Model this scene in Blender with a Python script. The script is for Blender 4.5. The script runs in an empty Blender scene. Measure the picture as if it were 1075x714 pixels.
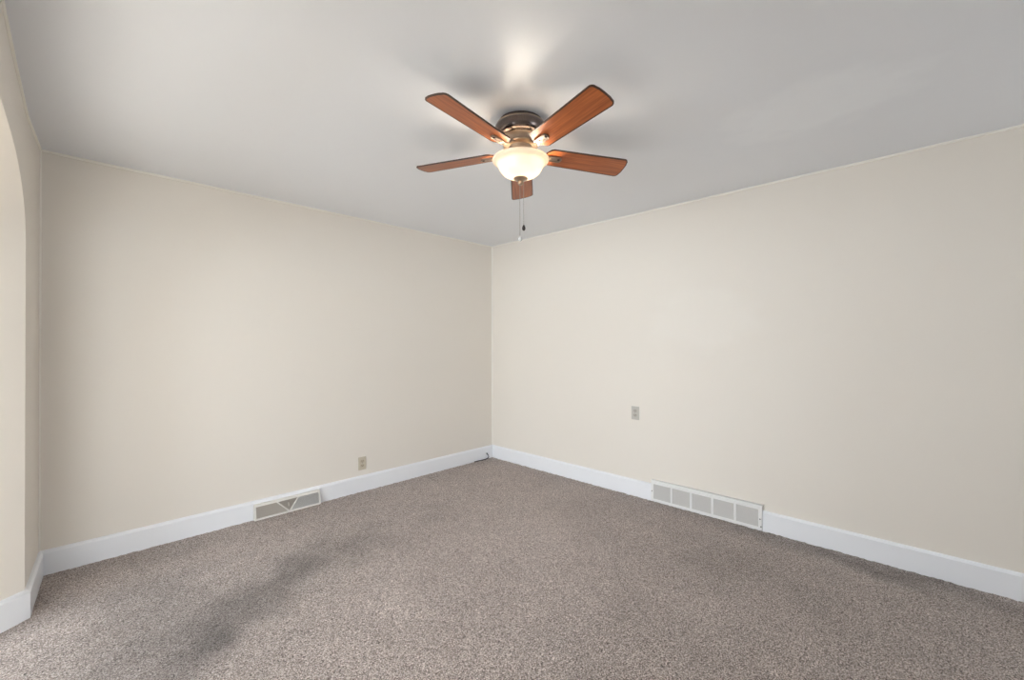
import bpy, bmesh, math, random
from mathutils import Vector, Matrix
from mathutils import noise as mnoise

random.seed(4)
S = bpy.context.scene
COL = S.collection
PI = math.pi

# ------------------------------------------------------------------ camera
F_PX, W_PX = 450.15, 1075.0
CAM = Vector((-3.4031, -3.64983, 1.32995))
YAW, PITCH, ROLL = 0.7744, 0.00468, -0.00194
fw = Vector((math.cos(YAW) * math.cos(PITCH), math.sin(YAW) * math.cos(PITCH), math.sin(PITCH)))
rt = Vector((math.sin(YAW), -math.cos(YAW), 0))
up = rt.cross(fw)
rt2 = rt * math.cos(ROLL) + up * math.sin(ROLL)
up2 = rt2.cross(fw)
cd = bpy.data.cameras.new('camera')
cd.sensor_fit = 'HORIZONTAL'
cd.sensor_width = 36.0
cd.lens = 36.0 * F_PX / W_PX
cd.clip_start = 0.02
cam = bpy.data.objects.new('camera', cd)
COL.objects.link(cam)
m3 = Matrix((rt2, up2, -fw)).transposed()
cam.matrix_world = Matrix.Translation(CAM) @ m3.to_4x4()
S.camera = cam

# ------------------------------------------------------------------ view, sky, lights
S.view_settings.view_transform = 'Standard'
S.view_settings.look = 'None'
S.view_settings.exposure = 0.39
S.view_settings.gamma = 1.0
S.view_settings.use_curve_mapping = False

H = 2.44            # ceiling height
XL = -3.54          # left wall at the back corner
XH = -6.9           # far wall of the next room
YH = -4.6           # near wall of the next room
YN = -6.6           # wall behind the camera

w = bpy.data.worlds.new('world')
S.world = w
w.use_nodes = True
wn = w.node_tree.nodes
wl = w.node_tree.links
sky = wn.new('ShaderNodeTexSky')
sky.sky_type = 'HOSEK_WILKIE'
sky.sun_direction = (-0.79, 0.10, 0.61)
sky.turbidity = 4
wl.new(sky.outputs[0], wn['Background'].inputs[0])
wn['Background'].inputs[1].default_value = 0.2


def area(name, loc, aim, sx, sy, watts, col):
    l = bpy.data.lights.new(name, 'AREA')
    l.shape = 'RECTANGLE'
    l.size, l.size_y, l.energy, l.color = sx, sy, watts, col
    o = bpy.data.objects.new(name, l)
    COL.objects.link(o)
    o.location = loc
    o.rotation_euler = (Vector(aim) - Vector(loc)).to_track_quat('-Z', 'Y').to_euler()
    return o


DAY = (0.835, 0.92, 1.0)
# daylight outside the three windows that lie behind the camera and across the next room
area('daylight_near', (-1.2, YN - 0.30, 1.45), (-1.2, 0, 1.35), 1.3, 1.7, 54, DAY)
area('daylight_next_room_near', (-5.25, YH - 0.30, 1.45), (-5.25, 0, 1.35), 2.1, 1.7, 70, DAY)
area('daylight_next_room_side', (XH - 0.30, -2.3, 1.45), (0, -2.3, 1.35), 2.8, 1.7, 305, DAY)
# unseen sunlight added to bounce off the next room's floor and brighten the ceiling
sl = bpy.data.lights.new('bounce_sun', 'SUN')
sl.energy, sl.angle, sl.color = 11, 0.01, (1.0, 0.97, 0.93)
so = bpy.data.objects.new('bounce_sun', sl)
COL.objects.link(so)
so.rotation_euler = Vector((0.79, -0.10, -0.61)).to_track_quat('-Z', 'Y').to_euler()
LAMP = 185.0         # strength of the two bulbs in the fan's bowl


# ------------------------------------------------------------------ materials
def srgb(r, g, b):
    f = lambda c: c / 12.92 if c <= 0.04045 else ((c + 0.055) / 1.055) ** 2.4
    return (f(r / 255), f(g / 255), f(b / 255), 1)


def new_mat(name):
    m = bpy.data.materials.new(name)
    m.use_nodes = True
    nt = m.node_tree
    return m, nt, nt.nodes['Principled BSDF']


def simple(name, col, rough=0.5, metal=0.0, var=0.05, scale=40.0, bump=0.0, spec=0.5):
    m, nt, p = new_mat(name)
    tc = nt.nodes.new('ShaderNodeTexCoord')
    nz = nt.nodes.new('ShaderNodeTexNoise')
    nz.inputs['Scale'].default_value = scale
    nz.inputs['Detail'].default_value = 4
    nt.links.new(tc.outputs['Object'], nz.inputs['Vector'])
    mx = nt.nodes.new('ShaderNodeMix')
    mx.data_type = 'RGBA'
    nt.links.new(nz.outputs['Fac'], mx.inputs[0])
    mx.inputs[6].default_value = tuple(c * (1 - var) for c in col[:3]) + (1,)
    mx.inputs[7].default_value = tuple(min(1, c * (1 + var)) for c in col[:3]) + (1,)
    nt.links.new(mx.outputs[2], p.inputs['Base Color'])
    p.inputs['Roughness'].default_value = rough
    p.inputs['Metallic'].default_value = metal
    p.inputs['Specular IOR Level'].default_value = spec
    if bump:
        b = nt.nodes.new('ShaderNodeBump')
        b.inputs['Strength'].default_value = bump
        b.inputs['Distance'].default_value = 0.002
        nt.links.new(nz.outputs['Fac'], b.inputs['Height'])
        nt.links.new(b.outputs[0], p.inputs['Normal'])
    return m


def plaster(name, col, var, rough, bump_d, patch=None, spec=0.4):
    """painted plaster: faint roller mottling, a slow unevenness in the surface"""
    m, nt, p = new_mat(name)
    N, L = nt.nodes, nt.links
    tc = N.new('ShaderNodeTexCoord')
    big = N.new('ShaderNodeTexNoise'); big.inputs['Scale'].default_value = 1.6; big.inputs['Detail'].default_value = 3
    fine = N.new('ShaderNodeTexNoise'); fine.inputs['Scale'].default_value = 260; fine.inputs['Detail'].default_value = 2
    slow = N.new('ShaderNodeTexNoise'); slow.inputs['Scale'].default_value = 5.0; slow.inputs['Detail'].default_value = 2
    for n in (big, fine, slow):
        L.new(tc.outputs['Object'], n.inputs['Vector'])
    mx = N.new('ShaderNodeMix'); mx.data_type = 'RGBA'
    L.new(big.outputs['Fac'], mx.inputs[0])
    mx.inputs[6].default_value = tuple(c * (1 - var) for c in col[:3]) + (1,)
    mx.inputs[7].default_value = tuple(min(1, c * (1 + var)) for c in col[:3]) + (1,)
    out = mx.outputs[2]
    if patch:
        (px, py, pz), (rx, ry, rz), pcol, amt = patch
        mp = N.new('ShaderNodeMapping')
        mp.vector_type = 'TEXTURE'
        mp.inputs['Location'].default_value = (px, py, pz)
        mp.inputs['Scale'].default_value = (rx, ry, rz)
        L.new(tc.outputs['Object'], mp.inputs['Vector'])
        wob = N.new('ShaderNodeTexNoise'); wob.inputs['Scale'].default_value = 2.0; wob.inputs['Detail'].default_value = 4
        L.new(mp.outputs[0], wob.inputs['Vector'])
        ln = N.new('ShaderNodeVectorMath'); ln.operation = 'LENGTH'
        L.new(mp.outputs[0], ln.inputs[0])
        ad = N.new('ShaderNodeMath'); ad.operation = 'ADD'
        L.new(ln.outputs['Value'], ad.inputs[0]); L.new(wob.outputs['Fac'], ad.inputs[1])
        mr = N.new('ShaderNodeMapRange')
        mr.inputs['From Min'].default_value = 1.1; mr.inputs['From Max'].default_value = 1.5
        mr.inputs['To Min'].default_value = amt; mr.inputs['To Max'].default_value = 0
        L.new(ad.outputs[0], mr.inputs['Value'])
        m2 = N.new('ShaderNodeMix'); m2.data_type = 'RGBA'
        L.new(mr.outputs[0], m2.inputs[0]); L.new(out, m2.inputs[6]); m2.inputs[7].default_value = pcol
        out = m2.outputs[2]
    L.new(out, p.inputs['Base Color'])
    p.inputs['Roughness'].default_value = rough
    p.inputs['Specular IOR Level'].default_value = spec
    sm = N.new('ShaderNodeMath'); sm.operation = 'MULTIPLY_ADD'; sm.inputs[1].default_value = 0.04
    L.new(fine.outputs['Fac'], sm.inputs[0]); L.new(slow.outputs['Fac'], sm.inputs[2])
    b = N.new('ShaderNodeBump'); b.inputs['Strength'].default_value = 0.6; b.inputs['Distance'].default_value = bump_d
    L.new(sm.outputs[0], b.inputs['Height']); L.new(b.outputs[0], p.inputs['Normal'])
    return m


WALL_C = srgb(235, 227, 216)
M_WALL = plaster('cream_wall_paint', WALL_C, 0.012, 0.55, 0.004,
                 patch=((0, -2.35, 1.5), (0.3, 0.5, 0.28), srgb(239, 232, 222), 0.5))
M_CEIL = plaster('pale_ceiling_paint', srgb(238, 239, 242), 0.012, 0.42, 0.004,
                 patch=((-0.95, -3.25, 2.44), (0.32, 0.42, 0.3), srgb(246, 247, 249), 0.7), spec=0.5)
M_TRIM = simple('white_trim_paint', srgb(242, 242, 244), 0.38, 0, 0.01, 9, 0.05)
M_BEAD = simple('cream_caulk_bead', srgb(245, 240, 230), 0.5, 0, 0.01, 20, 0.05)


def carpet_mat():
    m, nt, p = new_mat('taupe_cut_pile_carpet')
    N, L = nt.nodes, nt.links
    tc = N.new('ShaderNodeTexCoord')
    a = N.new('ShaderNodeTexNoise'); a.inputs['Scale'].default_value = 185; a.inputs['Detail'].default_value = 2; a.inputs['Roughness'].default_value = 0.6
    v = N.new('ShaderNodeTexVoronoi'); v.inputs['Scale'].default_value = 230
    c = N.new('ShaderNodeTexNoise'); c.inputs['Scale'].default_value = 330; c.inputs['Detail'].default_value = 1
    for n in (a, v, c):
        L.new(tc.outputs['Object'], n.inputs['Vector'])
    hsv = N.new('ShaderNodeSeparateColor')
    L.new(v.outputs['Color'], hsv.inputs[0])
    mixv = N.new('ShaderNodeMath'); mixv.operation = 'MULTIPLY_ADD'; mixv.inputs[1].default_value = 0.26
    L.new(hsv.outputs[0], mixv.inputs[0]); L.new(a.outputs['Fac'], mixv.inputs[2])
    rp = N.new('ShaderNodeValToRGB')
    e = rp.color_ramp.elements
    e[0].position = 0.40; e[0].color = srgb(*CARPET[0])
    e[1].position = 0.88; e[1].color = srgb(*CARPET[2])
    k = rp.color_ramp.elements.new(0.62); k.color = srgb(*CARPET[1])
    L.new(mixv.outputs[0], rp.inputs[0])
    at = N.new('ShaderNodeAttribute'); at.attribute_name = 'nap_and_tone'
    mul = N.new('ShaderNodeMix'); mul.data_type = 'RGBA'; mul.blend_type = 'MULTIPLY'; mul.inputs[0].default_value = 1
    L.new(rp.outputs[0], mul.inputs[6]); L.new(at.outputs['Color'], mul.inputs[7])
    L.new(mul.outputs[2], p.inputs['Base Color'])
    p.inputs['Roughness'].default_value = 0.95
    p.inputs['Specular IOR Level'].default_value = 0.1
    p.inputs['Sheen Weight'].default_value = 0.30
    p.inputs['Sheen Roughness'].default_value = 0.5
    p.inputs['Sheen Tint'].default_value = (0.93, 0.88, 0.84, 1)
    b = N.new('ShaderNodeBump'); b.inputs['Strength'].default_value = 0.9; b.inputs['Distance'].default_value = 0.006
    L.new(mixv.outputs[0], b.inputs['Height']); L.new(b.outputs[0], p.inputs['Normal'])
    return m


CARPET = ((66, 56, 52), (166, 150, 141), (244, 232, 224))
M_CARPET = carpet_mat()


def wood(name, dark, light, rough=0.32):
    m, nt, p = new_mat(name)
    N, L = nt.nodes, nt.links
    tc = N.new('ShaderNodeTexCoord')
    mp = N.new('ShaderNodeMapping'); mp.inputs['Scale'].default_value = (3.0, 60.0, 60.0)
    L.new(tc.outputs['Object'], mp.inputs['Vector'])
    nz = N.new('ShaderNodeTexNoise'); nz.inputs['Scale'].default_value = 1.5; nz.inputs['Detail'].default_value = 6; nz.inputs['Distortion'].default_value = 0.6
    L.new(mp.outputs[0], nz.inputs['Vector'])
    rp = N.new('ShaderNodeValToRGB')
    rp.color_ramp.elements[0].position = 0.3; rp.color_ramp.elements[0].color = dark
    rp.color_ramp.elements[1].position = 0.7; rp.color_ramp.elements[1].color = light
    L.new(nz.outputs['Fac'], rp.inputs[0]); L.new(rp.outputs[0], p.inputs['Base Color'])
    p.inputs['Roughness'].default_value = rough
    return m


M_CHERRY = wood('cherry_wood_veneer', srgb(146, 76, 38), srgb(190, 108, 58))
M_WALNUT = wood('dark_blade_edge', srgb(52, 32, 24), srgb(74, 46, 34), 0.4)
M_BOUNCE = wood('pale_bounce_boards', srgb(214, 206, 194), srgb(230, 224, 214), 0.4)  # unseen floor, kept pale to bounce sunlight up to the ceiling
M_BRONZE = simple('brushed_bronze', srgb(106, 94, 89), 0.26, 0.9, 0.12, 30)
M_PEWTER = simple('brushed_pewter', srgb(178, 158, 138), 0.30, 0.9, 0.08, 40)
M_IRON = simple('antique_pewter', srgb(146, 128, 114), 0.36, 0.85, 0.08, 40)
M_DARK = simple('dark_metal_screw', srgb(62, 52, 48), 0.4, 0.7, 0.05)
M_CHAIN = simple('pull_chain_metal', srgb(170, 165, 158), 0.35, 0.9, 0.05)
M_KNOBD = simple('dark_wood_pendant', srgb(52, 44, 42), 0.4, 0, 0.1)
M_CLEAR = simple('pale_pendant', srgb(205, 204, 202), 0.2, 0, 0.02)
M_VENTW = simple('white_enamel', srgb(238, 236, 233), 0.4, 0, 0.02, 30)
M_LOUVER = simple('grey_louvre_enamel', srgb(200, 196, 191), 0.5, 0, 0.03, 60)
M_VENTC = simple('cream_enamel', srgb(230, 225, 217), 0.4, 0, 0.02, 30)
M_FINS = simple('taupe_register_fins', srgb(180, 171, 160), 0.5, 0.1, 0.04, 60)
M_HOLE = simple('dark_duct', srgb(70, 66, 62), 0.8, 0, 0.05)
M_IVORY = simple('ivory_plastic', srgb(205, 194, 174), 0.35, 0, 0.02)
M_GREYPL = simple('grey_beige_plastic', srgb(196, 191, 182), 0.35, 0, 0.02)
M_IVORYF = simple('aged_ivory_plastic', srgb(188, 174, 152), 0.35, 0, 0.02)
M_GREYF = simple('aged_grey_plastic', srgb(180, 174, 162), 0.35, 0, 0.02)
M_SLOT = simple('slot_shadow_plastic', srgb(96, 88, 78), 0.6, 0, 0.02)
M_CABLE = simple('black_cable_rubber', srgb(34, 32, 32), 0.5, 0, 0.05)
M_OUT = simple('painted_wood_window', srgb(236, 234, 230), 0.4, 0, 0.02)


def glass_pane():
    m, nt, p = new_mat('window_glass')
    N, L = nt.nodes, nt.links
    t = N.new('ShaderNodeBsdfTransparent'); g = N.new('ShaderNodeBsdfGlossy'); g.inputs['Roughness'].default_value = 0.02
    mx = N.new('ShaderNodeMixShader'); mx.inputs[0].default_value = 0.06
    L.new(t.outputs[0], mx.inputs[1]); L.new(g.outputs[0], mx.inputs[2])
    L.new(mx.outputs[0], N['Material Output'].inputs[0])
    return m


def frosted():
    m, nt, p = new_mat('frosted_bowl_glass')
    N, L = nt.nodes, nt.links
    tc = N.new('ShaderNodeTexCoord'); nz = N.new('ShaderNodeTexNoise'); nz.inputs['Scale'].default_value = 12; nz.inputs['Detail'].default_value = 4
    L.new(tc.outputs['Object'], nz.inputs['Vector'])
    rp = N.new('ShaderNodeValToRGB')
    rp.color_ramp.elements[0].color = srgb(226, 216, 202); rp.color_ramp.elements[1].color = srgb(236, 230, 220)
    L.new(nz.outputs['Fac'], rp.inputs[0])
    tr = N.new('ShaderNodeBsdfTranslucent'); df = N.new('ShaderNodeBsdfDiffuse'); gl = N.new('ShaderNodeBsdfGlossy')
    gl.inputs['Roughness'].default_value = 0.15
    L.new(rp.outputs[0], tr.inputs[0]); L.new(rp.outputs[0], df.inputs[0])
    m1 = N.new('ShaderNodeMixShader'); m1.inputs[0].default_value = 0.55
    L.new(tr.outputs[0], m1.inputs[1]); L.new(df.outputs[0], m1.inputs[2])
    m2 = N.new('ShaderNodeMixShader'); m2.inputs[0].default_value = 0.05
    L.new(m1.outputs[0], m2.inputs[1]); L.new(gl.outputs[0], m2.inputs[2])
    L.new(m2.outputs[0], N['Material Output'].inputs[0])
    return m


def bulb_mat():
    m, nt, p = new_mat('lit_bulb')
    p.inputs['Base Color'].default_value = (1, 0.95, 0.85, 1)
    p.inputs['Emission Color'].default_value = (1.0, 0.89, 0.74, 1)
    p.inputs['Emission Strength'].default_value = LAMP
    return m


M_GLASS = glass_pane()
M_FROST = frosted()
M_BULB = bulb_mat()


# ------------------------------------------------------------------ mesh helpers
def link(name, me, mats, parent=None):
    for m in mats if isinstance(mats, (list, tuple)) else [mats]:
        me.materials.append(m)
    o = bpy.data.objects.new(name, me)
    COL.objects.link(o)
    if parent:
        o.parent = parent
    return o


def obj(name, bm, mats, parent=None, smooth=None):
    bmesh.ops.recalc_face_normals(bm, faces=bm.faces[:])
    me = bpy.data.meshes.new(name)
    bm.to_mesh(me)
    bm.free()
    if smooth is not None:
        for p in me.polygons:
            p.use_smooth = True
        me.set_sharp_from_angle(angle=math.radians(smooth))
    return link(name, me, mats, parent)


def box(bm, a, b, bevel=0.0, mat=0):
    lo = [min(a[i], b[i]) for i in range(3)]
    hi = [max(a[i], b[i]) for i in range(3)]
    r = bmesh.ops.create_cube(bm, size=1.0)
    for v in r['verts']:
        v.co = Vector([lo[i] + (v.co[i] + 0.5) * (hi[i] - lo[i]) for i in range(3)])
    faces = {f for v in r['verts'] for f in v.link_faces}
    for f in faces:
        f.material_index = mat
    if bevel:
        es = list({e for v in r['verts'] for e in v.link_edges})
        bmesh.ops.bevel(bm, geom=es, offset=bevel, segments=2, profile=0.5, affect='EDGES')
    return bm


def lathe(bm, prof, n=48, closed=False, c=(0, 0)):
    """revolve (r, z) points round the vertical through c"""
    rings = []
    for r, z in prof:
        if r < 1e-6:
            rings.append([bm.verts.new((c[0], c[1], z))])
        else:
            rings.append([bm.verts.new((c[0] + r * math.cos(2 * PI * k / n), c[1] + r * math.sin(2 * PI * k / n), z)) for k in range(n)])
    pairs = list(zip(rings, rings[1:]))
    if closed:
        pairs.append((rings[-1], rings[0]))
    for A, B in pairs:
        for k in range(n):
            q = [A[k % len(A)], A[(k + 1) % n % len(A)], B[(k + 1) % n % len(B)], B[k % len(B)]]
            u = []
            for v in q:
                if v not in u:
                    u.append(v)
            if len(u) > 2:
                bm.faces.new(u)
    return bm


def tube(bm, pts, rad, n=8, taper=None):
    pts = [Vector(p) for p in pts]
    rings = []
    ref = Vector((0.3, 0.2, 0.93)).normalized()
    for i, p in enumerate(pts):
        d = (pts[min(i + 1, len(pts) - 1)] - pts[max(i - 1, 0)]).normalized()
        a = d.cross(ref)
        if a.length < 0.1:
            a = d.cross(Vector((1, 0, 0)))
        a.normalize()
        b = d.cross(a)
        r = taper[i] if taper else rad
        rings.append([bm.verts.new(p + (a * math.cos(2 * PI * k / n) + b * math.sin(2 * PI * k / n)) * r) for k in range(n)])
    for A, B in zip(rings, rings[1:]):
        for k in range(n):
            bm.faces.new((A[k], A[(k + 1) % n], B[(k + 1) % n], B[k]))
    bm.faces.new(rings[0][::-1])
    bm.faces.new(rings[-1])
    return bm


def prism(bm, pts2, place, thick, mat=0):
    """2D outline -> solid; place(u, v, t) gives the 3D point"""
    A = [bm.verts.new(place(u, v, 0)) for u, v in pts2]
    B = [bm.verts.new(place(u, v, thick)) for u, v in pts2]
    fs = [bm.faces.new(A[::-1]), bm.faces.new(B)]
    n = len(A)
    for k in range(n):
        fs.append(bm.faces.new((A[k], A[(k + 1) % n], B[(k + 1) % n], B[k])))
    for f in fs:
        f.material_index = mat
    return bm


def sweep(bm, path, prof, side):
    """profile (offset, z) carried along a plan polyline with mitred corners; side=+1 puts offset to the left of travel"""
    path = [Vector((p[0], p[1])) for p in path]
    n = len(path)
    rings = []
    for i, p in enumerate(path):
        d0 = (path[i] - path[i - 1]).normalized() if i else None
        d1 = (path[i + 1] - path[i]).normalized() if i < n - 1 else None
        d0 = d0 or d1
        d1 = d1 or d0
        n0 = Vector((-d0.y, d0.x)) * side
        n1 = Vector((-d1.y, d1.x)) * side
        mt = (n0 + n1).normalized()
        k = 1.0 / max(0.3, mt.dot(n0))
        rings.append([bm.verts.new((p.x + mt.x * o * k, p.y + mt.y * o * k, z)) for o, z in prof])
    m = len(prof)
    for A, B in zip(rings, rings[1:]):
        for k in range(m):
            bm.faces.new((A[k], A[(k + 1) % m], B[(k + 1) % m], B[k]))
    bm.faces.new(rings[0])
    bm.faces.new(rings[-1][::-1])
    return bm


def tag(o, label=None, cat=None, group=None, kind=None):
    if label:
        o['label'] = label
    if cat:
        o['category'] = cat
    if group:
        o['group'] = group
    if kind:
        o['kind'] = kind
    return o


def struct(o, label, cat):
    return tag(o, label, cat, kind='structure')


def empty(name, loc, label, cat, group=None):
    o = bpy.data.objects.new(name, None)
    o.empty_display_size = 0.1
    COL.objects.link(o)
    o.location = loc
    return tag(o, label, cat, group)


# ------------------------------------------------------------------ room shell
# carpet: a fine uneven grid with brushed nap and broad light levels painted into the pile colour
NAP_AND_TONE = [  # x, y, radius along, radius across, angle, amount
    (-2.52, -1.00, 0.48, 0.18, 30, -0.46), (-2.92, -1.30, 0.36, 0.14, 38, -0.20), (-2.10, -0.93, 0.34, 0.17, 20, -0.30),
    (-3.08, -1.60, 0.26, 0.16, 50, -0.16), (-2.22, -1.15, 0.25, 0.12, 10, -0.18), (-1.50, -0.95, 0.45, 0.12, 15, -0.10),
    (-2.72, -0.74, 0.25, 0.10, 25, 0.10), (-2.16, -1.62, 0.40, 0.20, 35, 0.10), (-3.25, -1.05, 0.22, 0.12, 20, 0.14),
    (-1.00, -1.70, 0.55, 0.20, 60, 0.07), (-0.70, -2.90, 0.45, 0.18, 80, -0.10), (-0.40, -2.30, 0.5, 0.10, 85, -0.08),
    (-0.97, -0.18, 0.16, 0.012, 80, -0.40), (-1.35, -2.45, 0.4, 0.15, 50, -0.08), (-1.9, -2.3, 0.35, 0.14, 50, 0.07),
    (-0.08, -3.35, 0.85, 0.13, 90, -0.46), (-3.15, -0.75, 0.55, 0.45, 45, -0.26), (-3.2, -1.35, 0.65, 0.5, 60, -0.36), (-0.8, -0.9, 0.9, 0.7, 45, 0.12), (-1.3, -1.5, 0.9, 0.6, 45, 0.06), (-0.6, -3.5, 0.8, 0.5, 90, -0.10),  # dark strip along the right wall; broad patches paint in the floor's light level
    (-1.5, -1.9, 0.8, 0.6, 45, 0.10), (-2.62, -1.36, 0.30, 0.06, 40, 0.08), (-0.75, -0.9, 0.4, 0.14, 60, -0.06),
]


def make_floor():
    x0, x1, y0, y1 = XL - 0.20, 0.06, YN - 0.1, 0.10
    step = 0.016
    nx, ny = int((x1 - x0) / step), int((y1 - y0) / step)
    verts, cols = [], []
    rnd = random.Random(9)
    pre = [(a, b, ra, rb, math.cos(math.radians(g)), math.sin(math.radians(g)), k) for a, b, ra, rb, g, k in NAP_AND_TONE]
    for j in range(ny + 1):
        y = y0 + (y1 - y0) * j / ny
        for i in range(nx + 1):
            x = x0 + (x1 - x0) * i / nx
            verts.append((x, y, rnd.uniform(-0.0035, 0.0025)))
            v = 1.0 + 0.10 * mnoise.noise(Vector((x * 2.1, y * 2.1, 3.7))) + 0.09 * mnoise.noise(Vector((x * 6.0, y * 6.0, 1.2)))
            wx = 0.17 * mnoise.noise(Vector((x * 3.2, y * 3.2, 8.0))) + 0.08 * mnoise.noise(Vector((x * 9.0, y * 9.0, 8.0)))
            wy = 0.17 * mnoise.noise(Vector((x * 3.2, y * 3.2, 18.0))) + 0.08 * mnoise.noise(Vector((x * 9.0, y * 9.0, 18.0)))
            brk = 0.85 + 0.40 * mnoise.noise(Vector((x * 5.5, y * 5.5, 31.0)))
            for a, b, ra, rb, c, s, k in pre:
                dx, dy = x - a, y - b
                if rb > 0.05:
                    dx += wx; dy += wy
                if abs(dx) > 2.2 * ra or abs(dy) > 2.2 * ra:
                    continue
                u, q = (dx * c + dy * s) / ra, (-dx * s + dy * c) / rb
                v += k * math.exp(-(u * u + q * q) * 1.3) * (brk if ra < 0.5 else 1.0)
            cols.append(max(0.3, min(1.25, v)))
    W = nx + 1
    faces = [(j * W + i, j * W + i + 1, (j + 1) * W + i + 1, (j + 1) * W + i) for j in range(ny) for i in range(nx)]
    me = bpy.data.meshes.new('floor')
    me.from_pydata(verts, [], faces)
    ca = me.color_attributes.new('nap_and_tone', 'FLOAT_COLOR', 'POINT')
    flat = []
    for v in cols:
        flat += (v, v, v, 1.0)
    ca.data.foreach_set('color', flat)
    for p in me.polygons:
        p.use_smooth = True
    return link('floor', me, M_CARPET)


struct(make_floor(), 'speckled taupe cut pile carpet covering the whole floor', 'floor')

bm = bmesh.new(); box(bm, (XH - 0.15, YH - 0.15, -0.1), (XL - 0.20, 0.14, 0.0))
struct(obj('floor_next_room', bm, M_BOUNCE), 'floor of the next room made pale to bounce sunlight', 'floor')

bm = bmesh.new(); box(bm, (XH - 0.15, YN - 0.15, H), (0.14, 0.14, H + 0.14))
struct(obj('ceiling', bm, M_CEIL), 'smooth pale grey white painted ceiling around the fan', 'ceiling')

bm = bmesh.new(); box(bm, (XH - 0.15, 0, -0.1), (0.14, 0.14, H))
struct(obj('wall_back', bm, M_WALL), 'plain cream wall with the low tan outlet and cream register', 'wall')

bm = bmesh.new(); box(bm, (0, YN - 0.15, -0.1), (0.14, 0, H))
struct(obj('wall_right', bm, M_WALL), 'plain cream wall with the long white grille at its foot', 'wall')

bm = bmesh.new(); box(bm, (XH - 0.0, YN, -0.1), (XH - 0.14, -3.7, H)); box(bm, (XH, -0.9, -0.1), (XH - 0.14, 0, H))
box(bm, (XH, -3.7, -0.1), (XH - 0.14, -0.9, 0.75)); box(bm, (XH, -3.7, 2.15), (XH - 0.14, -0.9, H))
struct(obj('wall_far_left', bm, M_WALL), 'cream wall of the next room beyond the arch', 'wall')

WN = [(-1.9, -0.5), (-6.2, -4.3)]


def window_wall(name, y, xa, xb, u0, u1, label):
    bm = bmesh.new()
    box(bm, (xa, y, -0.1), (u0, y - 0.14, H)); box(bm, (u1, y, -0.1), (xb, y - 0.14, H))
    box(bm, (u0, y, -0.1), (u1, y - 0.14, 0.75)); box(bm, (u0, y, 2.15), (u1, y - 0.14, H))
    struct(obj(name, bm, M_WALL), label, 'wall')


window_wall('wall_near', YN, XL - 0.28, 0, *WN[0], 'cream window wall far behind the camera')
window_wall('wall_far_near', YH, XH - 0.15, XL - 0.28, *WN[1], 'cream window wall of the next room on the camera side')


# left wall: an old bowed plaster wall pierced by a wide arch with splayed reveals
def bow(y):
    """x of the left wall's room face at y"""
    t = max(0.0, min(1.0, -y / 0.5))
    return XL - 0.026 * t - 0.004 * max(0.0, min(1.0, (-y - 0.5) / 0.6))


ARCH_N, ARCH_F, ARCH_T = -0.52, -3.05, 2.125      # near-corner jamb, far jamb, crown
SPLAY, THICK = 0.19, 0.25


def arch_curve(y0, y1, top, a, b, n=12):
    """outline of the opening from floor at y0 up over to floor at y1 (y0 > y1)"""
    pts = [(y0, -0.1), (y0, 0.6), (y0, 1.2), (y0, top - b)]
    for k in range(1, n + 1):
        t = PI / 2 * k / n
        pts.append((y0 - a + a * math.cos(t), top - b + b * math.sin(t)))
    mid = [(y0 - a + (y1 + a - y0 + a) * k / 6.0, top) for k in range(1, 6)]
    other = [(y1 + (y0 - p[0]), p[1]) for p in pts][::-1]
    return pts + mid + other


def make_left_wall():
    bm = bmesh.new()
    inn = arch_curve(ARCH_N, ARCH_F, ARCH_T, 0.68, 0.30)
    out = arch_curve(ARCH_N - SPLAY, ARCH_F + SPLAY, ARCH_T - 0.10, 0.62, 0.30)
    n = len(inn)
    xo = XL - THICK - 0.03
    A = [bm.verts.new((bow(y), y, z)) for y, z in inn]
    B = [bm.verts.new((xo, y, z)) for y, z in out]
    for k in range(n - 1):                                     # reveal
        bm.faces.new((A[k], A[k + 1], B[k + 1], B[k]))

    def sheet(V, src, xf):                                     # wall face around the opening
        top = [bm.verts.new((xf(y), y, H)) for y, z in src]
        i0 = next(i for i, p in enumerate(src) if p[1] > 1.3)  # top of the near jamb
        i1 = n - 1 - i0
        for k in range(i0, i1):
            bm.faces.new((V[k], V[k + 1], top[k + 1], top[k]))
        for ylim, jamb, iv in ((0.0, list(range(0, i0 + 1)), i0), (YN, list(range(n - 1, i1 - 1, -1)), i1)):
            yj = src[jamb[0]][0]
            cols = []
            for q in range(1, 9):
                y = yj + (ylim - yj) * q / 8.0
                cols.append([bm.verts.new((xf(y), y, src[i][1])) for i in jamb] + [bm.verts.new((xf(y), y, H))])
            prev = [V[i] for i in jamb] + [top[iv]]
            for c in cols:
                for r in range(len(c) - 1):
                    bm.faces.new((prev[r], prev[r + 1], c[r + 1], c[r]))
                prev = c
    sheet(A, inn, bow)
    sheet(B, out, lambda y: xo)
    bmesh.ops.remove_doubles(bm, verts=bm.verts[:], dist=1e-5)
    return obj('wall_left', bm, M_WALL, smooth=30)


struct(make_left_wall(), 'cream wall stub with a rounded arch opening and splayed reveal', 'wall')

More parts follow.
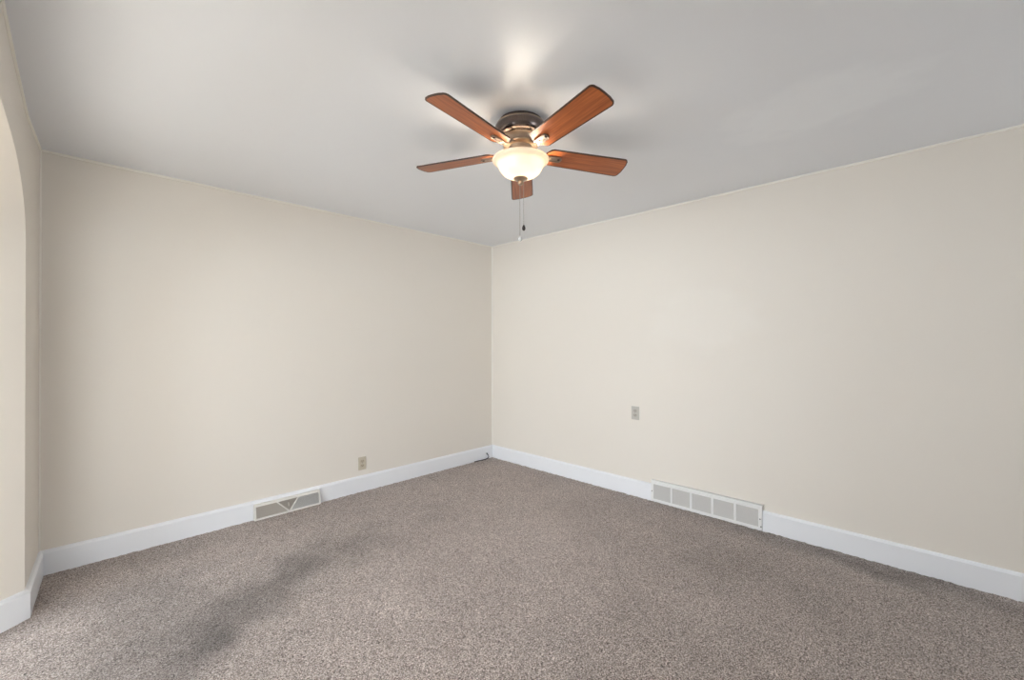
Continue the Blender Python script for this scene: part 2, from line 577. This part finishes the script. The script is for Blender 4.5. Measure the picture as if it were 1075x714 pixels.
# baseboards
BH, BT = 0.140, 0.020
PROF = [(-0.004, -0.03), (BT, -0.03), (BT, BH - 0.014), (BT - 0.004, BH - 0.010), (BT - 0.006, BH - 0.004), (BT - 0.012, BH), (-0.004, BH)]
bm = bmesh.new()
sweep(bm, [(XL + 0.002, 0), (0, 0)], PROF, -1)
struct(obj('baseboard_back', bm, M_TRIM, smooth=40), 'white painted baseboard along the wall with the cream register', 'baseboard')
bm = bmesh.new()
sweep(bm, [(0, -BT - 0.0005), (0, YN)], PROF, -1)
struct(obj('baseboard_right', bm, M_TRIM, smooth=40), 'white painted baseboard along the wall with the long grille', 'baseboard')
bm = bmesh.new()
xo = XL - THICK - 0.03
sweep(bm, [(bow(-0.021), -0.021), (bow(-0.2), -0.2), (bow(-0.4), -0.4), (bow(ARCH_N), ARCH_N), (xo, ARCH_N - SPLAY)], PROF, 1)
struct(obj('baseboard_left', bm, M_TRIM, smooth=40), 'white painted baseboard wrapping the wall stub into the arch', 'baseboard')
bm = bmesh.new()
sweep(bm, [(xo, ARCH_F + SPLAY), (bow(ARCH_F), ARCH_F), (bow(YN), YN)], PROF, 1)
struct(obj('baseboard_near', bm, M_TRIM, smooth=40), 'white painted baseboard on the far side of the arch', 'baseboard')

# paint-caulk beads that catch the light along the corners and under the ceiling
bm = bmesh.new(); tube(bm, [(-0.001, -0.001, z) for z in (BH, 0.8, 1.6, H)], 0.008, 8)
struct(obj('trim_1', bm, M_BEAD, smooth=60), 'pale paint bead down the corner where the two cream walls meet', 'trim')


def wobble_bead(a, b, n, seed):
    r = random.Random(seed)
    return [Vector(a).lerp(Vector(b), k / n) + Vector((r.uniform(-.001, .001), r.uniform(-.001, .001), r.uniform(-.002, .002))) for k in range(n + 1)]


bm = bmesh.new(); tube(bm, wobble_bead((XL, -0.001, H - 0.004), (0, -0.001, H - 0.004), 24, 1), 0.009, 8)
struct(obj('trim_2', bm, M_BEAD, smooth=60), 'pale paint bead under the ceiling along the register wall', 'trim')
bm = bmesh.new(); tube(bm, wobble_bead((-0.001, 0, H - 0.004), (-0.001, YN, H - 0.004), 40, 2), 0.009, 8)
struct(obj('trim_3', bm, M_BEAD, smooth=60), 'pale paint bead under the ceiling along the long grille wall', 'trim')
bm = bmesh.new(); tube(bm, [(bow(y) + 0.001, y, H - 0.004) for y in [-k * 0.1 for k in range(66)]], 0.008, 8)
struct(obj('trim_4', bm, M_BEAD, smooth=60), 'pale paint bead under the ceiling above the arch', 'trim')
bm = bmesh.new(); tube(bm, [(XL + 0.001, -0.001, z) for z in (BH, 0.8, 1.6, H)], 0.006, 8)
struct(obj('trim_5', bm, M_BEAD, smooth=60), 'pale paint bead down the corner beside the arch', 'trim')


# windows behind the camera and in the next room: they let the daylight in
def window(name, axis, plane, u0, u1, z0, z1, out, label):
    def P(u, d, z):
        return (u, plane + d * out, z) if axis == 'x' else (plane + d * out, u, z)
    def bx(bm, ua, da, za, ub, db, zb):
        box(bm, P(ua, da, za), P(ub, db, zb), 0.004)
    bm = bmesh.new()
    f = 0.06
    bx(bm, u0 - f, -0.02, z0 - f, u0 + 0.03, 0.12, z1 + f); bx(bm, u1 - 0.03, -0.02, z0 - f, u1 + f, 0.12, z1 + f)
    bx(bm, u0, -0.02, z1 - 0.03, u1, 0.12, z1 + f); bx(bm, u0, -0.05, z0 - f, u1, 0.12, z0 + 0.03)
    root = struct(obj(name, bm, M_OUT), label, 'window')
    n = 2
    for k in range(n):
        a, b = u0 + 0.03 + (u1 - u0 - 0.06) * k / n, u0 + 0.03 + (u1 - u0 - 0.06) * (k + 1) / n
        bm = bmesh.new()
        zm = (z0 + z1) / 2
        for za, zb in ((z0 + 0.03, z0 + 0.075), (zm - 0.02, zm + 0.02), (z1 - 0.075, z1 - 0.03)):
            bx(bm, a + 0.04, 0.05, za, b - 0.04, 0.085, zb)
        bx(bm, a, 0.05, z0 + 0.03, a + 0.04, 0.085, z1 - 0.03); bx(bm, b - 0.04, 0.05, z0 + 0.03, b, 0.085, z1 - 0.03)
        s = obj('sash', bm, M_OUT, root)
        bm = bmesh.new(); box(bm, P(a + 0.03, 0.066, z0 + 0.06), P(b - 0.03, 0.070, z1 - 0.06))
        obj('glass_pane', bm, M_GLASS, s)


window('window_1', 'x', YN, WN[0][0], WN[0][1], 0.75, 2.15, -1, 'wide white double window behind the camera')
window('window_2', 'x', YH, WN[1][0], WN[1][1], 0.75, 2.15, -1, 'white double window in the next room on the camera side')
window('window_3', 'y', XH, -3.7, -0.9, 0.75, 2.15, -1, 'wide white double window across the next room')


# ------------------------------------------------------------------ ceiling fan
FX, FY = -1.834, -2.178
fan = empty('ceiling_fan', (FX, FY, H), 'five bladed bronze and cherry wood ceiling fan with a lit frosted bowl', 'ceiling fan')
Z = lambda z: z - H

bm = bmesh.new()
lathe(bm, [(0.0, Z(2.4395)), (0.100, Z(2.4395)), (0.108, Z(2.436)), (0.112, Z(2.428)), (0.112, Z(2.422)), (0.106, Z(2.417)), (0.0, Z(2.417))], 64)
obj('ceiling_canopy', bm, M_BRONZE, fan, 35)
bm = bmesh.new()
lathe(bm, [(0.0, Z(2.424)), (0.113, Z(2.424)), (0.119, Z(2.421)), (0.122, Z(2.414)), (0.119, Z(2.409)), (0.0, Z(2.409))], 64)
tag(obj('canopy_ring', bm, M_PEWTER, fan, 35), 'pale bright metal ring')
bm = bmesh.new()
lathe(bm, [(0.0, Z(2.414)), (0.114, Z(2.414)), (0.124, Z(2.410)), (0.130, Z(2.402)), (0.132, Z(2.390)), (0.131, Z(2.376)), (0.126, Z(2.366)),
           (0.127, Z(2.363)), (0.125, Z(2.360)), (0.116, Z(2.354)), (0.100, Z(2.350)), (0.0, Z(2.350))], 64)
obj('motor_housing', bm, M_BRONZE, fan, 35)
bm = bmesh.new()
lathe(bm, [(0.0, Z(2.353)), (0.098, Z(2.353)), (0.097, Z(2.349)), (0.090, Z(2.343)), (0.087, Z(2.334)), (0.087, Z(2.322)), (0.089, Z(2.317)),
           (0.086, Z(2.312)), (0.070, Z(2.309)), (0.0, Z(2.309))], 64)
tag(obj('flywheel', bm, M_PEWTER, fan, 35), 'pale metal hub below the dark motor housing')
bm = bmesh.new()
lathe(bm, [(0.0, Z(2.312)), (0.060, Z(2.312)), (0.056, Z(2.304)), (0.053, Z(2.296)), (0.052, Z(2.268)), (0.058, Z(2.262)), (0.075, Z(2.258)),
           (0.082, Z(2.252)), (0.080, Z(2.246)), (0.0, Z(2.246))], 48)
tag(obj('switch_housing', bm, M_PEWTER, fan, 35), 'pale metal neck above the glass bowl')

# glass bowl: a flared bell, open at the top, with wall thickness
outer = [(0.141, 2.2465), (0.1418, 2.243), (0.1405, 2.238), (0.135, 2.2335), (0.126, 2.2295), (0.1185, 2.2245), (0.1145, 2.217), (0.111, 2.208), (0.106, 2.197),
         (0.098, 2.184), (0.087, 2.173), (0.072, 2.1635), (0.053, 2.157), (0.036, 2.1548), (0.020, 2.154)]
inner = [(max(r - 0.004, 0.012) if r > 0.03 else 0.018, z + (0.004 if r < 0.1 else 0.003)) for r, z in outer[::-1]]
bm = bmesh.new()
lathe(bm, [(r, Z(z)) for r, z in outer + inner], 64, closed=True)
bowl = tag(obj('glass_bowl', bm, M_FROST, fan, 60), 'lit frosted glass bowl')

# two bulbs on short arms inside the bowl
rdir = Vector((math.sin(YAW), -math.cos(YAW), 0))
for sgn in (-1, 1):
    c = rdir * (0.046 * sgn) + Vector((0, 0, Z(2.213)))
    bm = bmesh.new()
    bmesh.ops.create_uvsphere(bm, u_segments=20, v_segments=12, radius=0.023)
    for v in bm.verts:
        if v.co.z > 0:
            v.co.z *= 1.25
            k = 1 - 0.35 * v.co.z / 0.029
            v.co.x *= k; v.co.y *= k
        v.co += c
    b = obj('bulb', bm, M_BULB, fan, 80)
    bm = bmesh.new()
    tube(bm, [c + Vector((0, 0, 0.024)), c + Vector((0, 0, 0.040)), rdir * (0.02 * sgn) + Vector((0, 0, Z(2.262)))], 0.011, 10)
    obj('bulb_socket', bm, M_PEWTER, b, 60)

bm = bmesh.new()
lathe(bm, [(0.0, Z(2.158)), (0.020, Z(2.158)), (0.034, Z(2.1535)), (0.0365, Z(2.150)), (0.033, Z(2.146)), (0.020, Z(2.141)), (0.013, Z(2.137)),
           (0.0125, Z(2.131)), (0.0145, Z(2.127)), (0.012, Z(2.121)), (0.006, Z(2.117)), (0.0, Z(2.116))], 32)
tag(obj('finial_cap', bm, M_PEWTER, fan, 40), 'metal cap under the glass bowl')


def chain(dx, ztop, zbot, ring):
    p = rdir * dx
    bm = bmesh.new()
    n = int((ztop - zbot) / 0.0055)
    for k in range(n):
        bmesh.ops.create_icosphere(bm, subdivisions=1, radius=0.0018, matrix=Matrix.Translation((p.x, p.y, Z(ztop - (k + 0.5) * (ztop - zbot) / n))))
    tube(bm, [(p.x, p.y, Z(ztop)), (p.x, p.y, Z(zbot - 0.003))], 0.0007, 6)
    ch = obj('pull_chain', bm, M_CHAIN, fan, 60)
    bm = bmesh.new()
    if ring:
        z = zbot - 0.014
        lathe(bm, [(0.0, Z(z + 0.014)), (0.004, Z(z + 0.012)), (0.010, Z(z + 0.004)), (0.0115, Z(z - 0.002)), (0.009, Z(z - 0.009)), (0.004, Z(z - 0.012)), (0.0, Z(z - 0.0125))], 20, c=(p.x, p.y))
        tag(obj('pendant', bm, M_CLEAR, ch, 60), 'round pale pendant')
    else:
        z = zbot - 0.012
        lathe(bm, [(0.0, Z(z + 0.013)), (0.003, Z(z + 0.012)), (0.0055, Z(z + 0.006)), (0.0085, Z(z - 0.002)), (0.0085, Z(z - 0.010)), (0.005, Z(z - 0.016)), (0.0, Z(z - 0.017))], 20, c=(p.x, p.y))
        tag(obj('pendant', bm, M_KNOBD, ch, 60), 'small dark pendant')


chain(-0.004, 2.118, 1.862, True)
chain(0.015, 2.142, 1.918, False)


def blade_outline():
    r0, r1 = 0.128, 0.578
    half = lambda r: 0.058 + (0.068 - 0.058) * (r - r0) / (r1 - r0)
    pts = []
    # tip: a shallow bow with rounded corners
    w1 = half(r1)
    cr = 0.022
    for k in range(7):
        t = -PI / 2 + PI / 2 * k / 6
        pts.append((r1 - cr - 0.004 + cr * math.cos(t), -w1 + cr + cr * math.sin(t)))
    for k in range(1, 6):
        v = -w1 + cr + (2 * w1 - 2 * cr) * k / 6
        pts.append((r1 - 0.004 + 0.005 * math.cos(PI / 2 * v / w1), v))
    for k in range(7):
        t = PI / 2 * k / 6
        pts.append((r1 - cr - 0.004 + cr * math.cos(t), w1 - cr + cr * math.sin(t)))
    # root: cut-back corners
    w0 = half(r0 + 0.03)
    pts += [(r0 + 0.034, w0), (r0 + 0.022, w0 - 0.006), (r0 + 0.006, w0 - 0.026), (r0, w0 - 0.040)]
    pts += [(r0, -w0 + 0.040), (r0 + 0.006, -w0 + 0.026), (r0 + 0.022, -w0 + 0.006), (r0 + 0.034, -w0)]
    return pts


def blade_mesh():
    bm = bmesh.new()
    prism(bm, blade_outline(), lambda u, v, t: (u, v, t), 0.0062)
    bm.faces.ensure_lookup_table()
    bmesh.ops.recalc_face_normals(bm, faces=bm.faces[:])
    low = min(bm.faces, key=lambda f: f.normal.z)
    for f in bm.faces:
        f.material_index = 1
    bmesh.ops.inset_region(bm, faces=[low], thickness=0.0058, depth=0.0)
    low.material_index = 0
    return bm


def iron_mesh():
    """bracket: an arm dropping from the hub, then a narrow plate with a rounded end under the blade"""
    bm = bmesh.new()
    out = [(0.128, -0.015), (0.196, -0.017)]
    for k in range(1, 10):
        t = -PI / 2 + PI * k / 10
        out.append((0.200 + 0.016 * math.cos(t), 0.017 * math.sin(t)))
    out += [(0.196, 0.017), (0.128, 0.015)]
    prism(bm, out, lambda u, v, t: (u, v, -0.0062 + t), 0.0062)
    # raised lip round the plate
    lip = [(0.135, -0.0165)] + [(0.196, -0.0175)] + [(0.200 + 0.0165 * math.cos(-PI / 2 + PI * k / 10), 0.0175 * math.sin(-PI / 2 + PI * k / 10)) for k in range(1, 10)] + [(0.196, 0.0175), (0.135, 0.0165)]
    tube(bm, [(u, v, -0.0062) for u, v in lip], 0.0032, 8)
    # arm
    secs = [(0.066, 0.020, 0.036), (0.085, 0.014, 0.031), (0.105, 0.011, 0.014), (0.122, 0.013, 0.000), (0.134, 0.015, -0.004)]
    rings = []
    for r, hw, zc in secs:
        rings.append([bm.verts.new((r, a * hw, zc + b * 0.0045)) for a, b in ((-1, -0.5), (-0.6, -1), (0.6, -1), (1, -0.5), (1, 0.5), (0.6, 1), (-0.6, 1), (-1, 0.5))])
    for A, B in zip(rings, rings[1:]):
        for k in range(8):
            bm.faces.new((A[k], A[(k + 1) % 8], B[(k + 1) % 8], B[k]))
    bm.faces.new(rings[0]); bm.faces.new(rings[-1][::-1])
    return bm


def screw_mesh(r):
    bm = bmesh.new()
    lathe(bm, [(0.0, -0.0105), (0.004, -0.0100), (0.0058, -0.0085), (0.0062, -0.0060), (0.0, -0.0060)], 14, c=(r, 0))
    return bm


BZ, PH, TAU, TX, TY = 2.278, 0.733, -0.216, -0.0297, 0.0506
b0 = obj('blade', blade_mesh(), [M_CHERRY, M_WALNUT], fan)
i0 = obj('blade_bracket', iron_mesh(), M_IRON, b0, 40)
s0 = tag(obj('screw', screw_mesh(0.203), M_DARK, b0, 40), 'dark screw head')
s1 = tag(obj('screw', screw_mesh(0.158), M_PEWTER, b0, 40))
for k in range(5):
    b = b0 if k == 0 else b0.copy()
    if k:
        COL.objects.link(b)
        b.parent = fan
        for ch in (i0, s0, s1):
            c = ch.copy()
            COL.objects.link(c)
            c.parent = b
    b.matrix_local = (Matrix.Translation((0, 0, Z(BZ))) @ Matrix.Rotation(TY, 4, 'Y') @ Matrix.Rotation(TX, 4, 'X')
                      @ Matrix.Rotation(PH + 2 * PI * k / 5, 4, 'Z') @ Matrix.Rotation(TAU, 4, 'X'))


# ------------------------------------------------------------------ long return grille on the right wall
gr = empty('air_return_grille', (-BT, -2.38, 0.0), 'long white air return grille with five louvred panels at the foot of the wall', 'vent')
GY0, GY1, GZ0, GZ1, GX = -1.972, -2.797, 0.004, 0.180, -0.031
PAN = [(-1.991, -2.137), (-2.150, -2.292), (-2.308, -2.452), (-2.469, -2.612), (-2.627, -2.772)]
PZ0, PZ1 = 0.027, 0.147


def gl(p):
    return Vector(p) - Vector((-BT, -2.38, 0.0))


bm = bmesh.new()
def gb(x0, y0, z0, x1, y1, z1, bev=0.0015):
    box(bm, gl((x0, y0, z0)), gl((x1, y1, z1)), bev)
gb(GX, GY0, PZ1, -0.022, GY1, GZ1)
gb(GX, GY0, GZ0, -0.022, GY1, PZ0)
gb(GX, GY0, PZ0, -0.022, PAN[0][0], PZ1)
gb(GX, PAN[-1][1], PZ0, -0.022, GY1, PZ1)
gb(GX - 0.003, GY0 - 0.006, GZ1 - 0.022, GX + 0.002, GY1 + 0.006, GZ1 - 0.014)     # rolled step under the top edge
gb(GX + 0.002, GY0, GZ1 - 0.004, -0.003, GY1, GZ1)                                 # top return to the wall
gb(GX + 0.002, GY0, GZ0, -0.0205, GY0 - 0.004, GZ1)
gb(GX + 0.002, GY1 + 0.004, GZ0, -0.0205, GY1, GZ1)
obj('frame', bm, M_VENTW, gr)
for a, b in zip(PAN, PAN[1:]):
    bm = bmesh.new(); gb(GX - 0.001, a[1], PZ0, -0.022, b[0], PZ1)
    obj('divider', bm, M_VENTW, gr)
bm = bmesh.new(); gb(-0.0215, PAN[0][0], PZ0, -0.0205, PAN[-1][1], PZ1, 0)
tag(obj('duct_back', bm, M_HOLE, gr), 'dark duct behind the louvres')
for a, b in PAN:
    bm = bmesh.new()
    n = 9
    for k in range(n):
        z = PZ0 + (PZ1 - PZ0) * (k + 0.5) / n
        d = (PZ1 - PZ0) / n
        q = [gl((GX + 0.001, y, z + s)) for y, s in ((a, -d * 0.62), (b, -d * 0.62))] + [gl((-0.0225, y, z + s)) for y, s in ((b, d * 0.62), (a, d * 0.62))]
        vs = [bm.verts.new(v) for v in q]
        f = bm.faces.new(vs)
        r = bmesh.ops.extrude_face_region(bm, geom=[f])
        for v in r['geom']:
            if isinstance(v, bmesh.types.BMVert):
                v.co.z += 0.0012
    tag(obj('louvre_panel', bm, M_LOUVER, gr), 'grey louvred panel')
for y, z in ((-1.980, 0.088), (-2.784, 0.082), (-2.789, 0.030)):
    bm = bmesh.new()
    bmesh.ops.create_cone(bm, cap_ends=True, segments=12, radius1=0.0045, radius2=0.0035, depth=0.003,
                          matrix=Matrix.Translation(gl((GX - 0.001, y, z))) @ Matrix.Rotation(-PI / 2, 4, 'Y'))
    tag(obj('screw', bm, M_DARK, gr), 'dark screw head')

# ------------------------------------------------------------------ baseboard register on the back wall
RO = Vector((-2.22, -BT, 0.0))
reg = empty('floor_register', RO, 'cream baseboard register with a V shaped divider on the carpet', 'vent')
RX0, RX1, RZ1 = -2.462, -1.980, 0.113
Y_BOT, Y_TOP = -0.062, -0.040


def rface(x, z, d=0.0):
    """point on the sloping face; d = depth behind it"""
    t = z / RZ1
    return Vector((x, Y_BOT + (Y_TOP - Y_BOT) * t + d, z)) - RO


def slab(bm, quad, d0, d1):
    prism(bm, quad, lambda u, v, t: rface(u, v, d0 + t), d1 - d0)


bm = bmesh.new()
fr = 0.012
slab(bm, [(RX0, 0.004), (RX1, 0.004), (RX1, 0.016), (RX0, 0.016)], 0, 0.006)
slab(bm, [(RX0, RZ1 - 0.014), (RX1, RZ1 - 0.014), (RX1, RZ1), (RX0, RZ1)], 0, 0.006)
slab(bm, [(RX0, 0.016), (RX0 + fr, 0.016), (RX0 + fr, RZ1 - 0.014), (RX0, RZ1 - 0.014)], 0, 0.006)
slab(bm, [(RX1 - fr, 0.016), (RX1, 0.016), (RX1, RZ1 - 0.014), (RX1 - fr, RZ1 - 0.014)], 0, 0.006)
for xa, xb in ((RX0, RX0 + 0.003), (RX1 - 0.003, RX1)):                     # end cheeks back to the baseboard
    prism(bm, [(Y_BOT + 0.003, 0.004), (Y_TOP + 0.003, RZ1), (-BT - 0.0005, RZ1), (-BT - 0.0005, 0.004)],
          lambda u, v, t, xa=xa, xb=xb: Vector((xa + t * (xb - xa), u, v)) - RO, 1.0)
box(bm, Vector((RX0, Y_TOP, RZ1 - 0.002)) - RO, Vector((RX1, -BT - 0.0005, RZ1 + 0.004)) - RO, 0.001)
obj('frame', bm, M_VENTC, reg)
bm = bmesh.new()
bw = 0.0055
zt, zb = RZ1 - 0.014, 0.014
for xa, xb in ((-2.305, -2.222), (-2.150, -2.216)):
    slab(bm, [(xb - bw, zb), (xb + bw, zb), (xa + bw, zt), (xa - bw, zt)], 0.0, 0.006)
obj('divider', bm, M_VENTC, reg)


def fin_panel(quad, name, mat, lean, label):
    """close vertical fins across a four or three sided opening"""
    bm = bmesh.new()
    xs = [p[0] for p in quad]
    n = int((max(xs) - min(xs)) / 0.0075)
    for k in range(n):
        x = min(xs) + (max(xs) - min(xs)) * (k + 0.5) / n
        zz = []
        for (xa, za), (xb, zb_) in zip(quad, quad[1:] + quad[:1]):
            if (xa - x) * (xb - x) < 0:
                zz.append(za + (zb_ - za) * (x - xa) / (xb - xa))
        if len(zz) >= 2 and max(zz) - min(zz) > 0.004:
            z0, z1 = min(zz), max(zz)
            vs = [bm.verts.new(rface(x - lean, z0, 0.004)), bm.verts.new(rface(x + lean, z0, 0.011)), bm.verts.new(rface(x + lean, z1, 0.011)), bm.verts.new(rface(x - lean, z1, 0.004))]
            f = bm.faces.new(vs)
            r = bmesh.ops.extrude_face_region(bm, geom=[f])
            for v in r['geom']:
                if isinstance(v, bmesh.types.BMVert):
                    v.co.x += 0.0008
    return tag(obj(name, bm, mat, reg), label)


xi0, xi1 = RX0 + fr, RX1 - fr
fin_panel([(xi0, 0.016), (-2.226, 0.016), (-2.309, zt), (xi0, zt)], 'fin_panel', M_FINS, -0.0040, 'brown grey finned opening')
fin_panel([(-2.214, 0.018), (-2.299, zt), (-2.156, zt)], 'fin_panel', M_FINS, -0.0025, 'three sided finned opening')
fin_panel([(-2.212, 0.016), (xi1, 0.016), (xi1, zt), (-2.146, zt)], 'fin_panel', M_VENTW, 0.0042, 'pale grey finned opening')
bm = bmesh.new(); slab(bm, [(xi0, 0.014), (xi1, 0.014), (xi1, zt), (xi0, zt)], 0.013, 0.0145)
tag(obj('damper_plate', bm, M_FINS, reg), 'brown grey damper behind the fins')
bm = bmesh.new()
slab(bm, [(-2.2265, 0.052), (-2.2225, 0.052), (-2.2225, 0.078), (-2.2265, 0.078)], -0.006, 0.005)
tag(obj('damper_lever', bm, M_VENTC, reg), 'small cream lever')


# ------------------------------------------------------------------ outlets
def outlet(origin, axis, mat, face, label, hgt=0.115, wid=0.072):
    """duplex outlet; origin = plate centre on the wall, u runs along the wall, d out of it"""
    o = Vector(origin)
    root = empty('wall_outlet', o, label, 'outlet')
    if axis == 'back':
        P = lambda u, d, z: Vector((u, -d, z))
    else:
        P = lambda u, d, z: Vector((-d, -u, z))
    bm = bmesh.new()
    box(bm, P(-wid / 2, 0.0002, -hgt / 2), P(wid / 2, 0.006, hgt / 2), 0.0022)
    obj('cover_plate', bm, mat, root)
    for s in (1, -1):
        zc = 0.0195 * s
        bm = bmesh.new()
        out = []
        for k in range(20):
            t = 2 * PI * k / 20
            out.append((0.0172 * math.cos(t), max(-0.0125, min(0.0125, 0.0172 * math.sin(t)))))
        prism(bm, out, lambda u, v, t, zc=zc: P(u, 0.0055 + t, zc + v), 0.0022)
        r = obj('receptacle', bm, face, root)
        for u, h in ((-0.0062, 0.0085), (0.0062, 0.0070)):
            bm = bmesh.new(); box(bm, P(u - 0.0012, 0.0065, zc + 0.002 - h / 2 + 0.001), P(u + 0.0012, 0.0079, zc + 0.002 + h / 2 + 0.001))
            tag(obj('slot', bm, M_SLOT, r), 'dark plug slot')
        bm = bmesh.new()
        prism(bm, [(0.0024 * math.cos(2 * PI * k / 10), -0.0075 + 0.0024 * math.sin(2 * PI * k / 10)) for k in range(10)], lambda u, v, t, zc=zc: P(u, 0.0065 + t, zc + v), 0.0014)
        tag(obj('slot', bm, M_SLOT, r), 'dark round ground hole')
    bm = bmesh.new()
    prism(bm, [(0.003 * math.cos(2 * PI * k / 12), 0.003 * math.sin(2 * PI * k / 12)) for k in range(12)], lambda u, v, t: P(u, 0.0055 + t, v), 0.0014)
    obj('screw', bm, M_CHAIN, root)
    return root


outlet((-1.595, 0, 0.247), 'back', M_IVORY, M_IVORYF, 'tan outlet just above the baseboard beside the cream register')
outlet((0, -1.815, 0.714), 'right', M_GREYPL, M_GREYF, 'grey beige outlet higher on the wall above the long white grille')

# ------------------------------------------------------------------ stray cable in the corner
cab = tag(obj('coaxial_cable', tube(bmesh.new(), [
    (-0.300, -0.030, 0.004), (-0.262, -0.034, 0.006), (-0.225, -0.040, 0.006), (-0.180, -0.046, 0.007), (-0.145, -0.052, 0.010), (-0.120, -0.054, 0.017),
    (-0.106, -0.050, 0.028), (-0.103, -0.044, 0.040), (-0.110, -0.040, 0.052), (-0.118, -0.039, 0.060)], 0.0048, 8), M_CABLE, None, 60),
    'short black cable curling up from the carpet near the room corner', 'cable')
bm = bmesh.new(); tube(bm, [(-0.1165, -0.0392, 0.0580), (-0.120, -0.039, 0.0625), (-0.1255, -0.038, 0.070)], 0.0072, 10)
obj('connector', bm, M_CABLE, cab, 50)
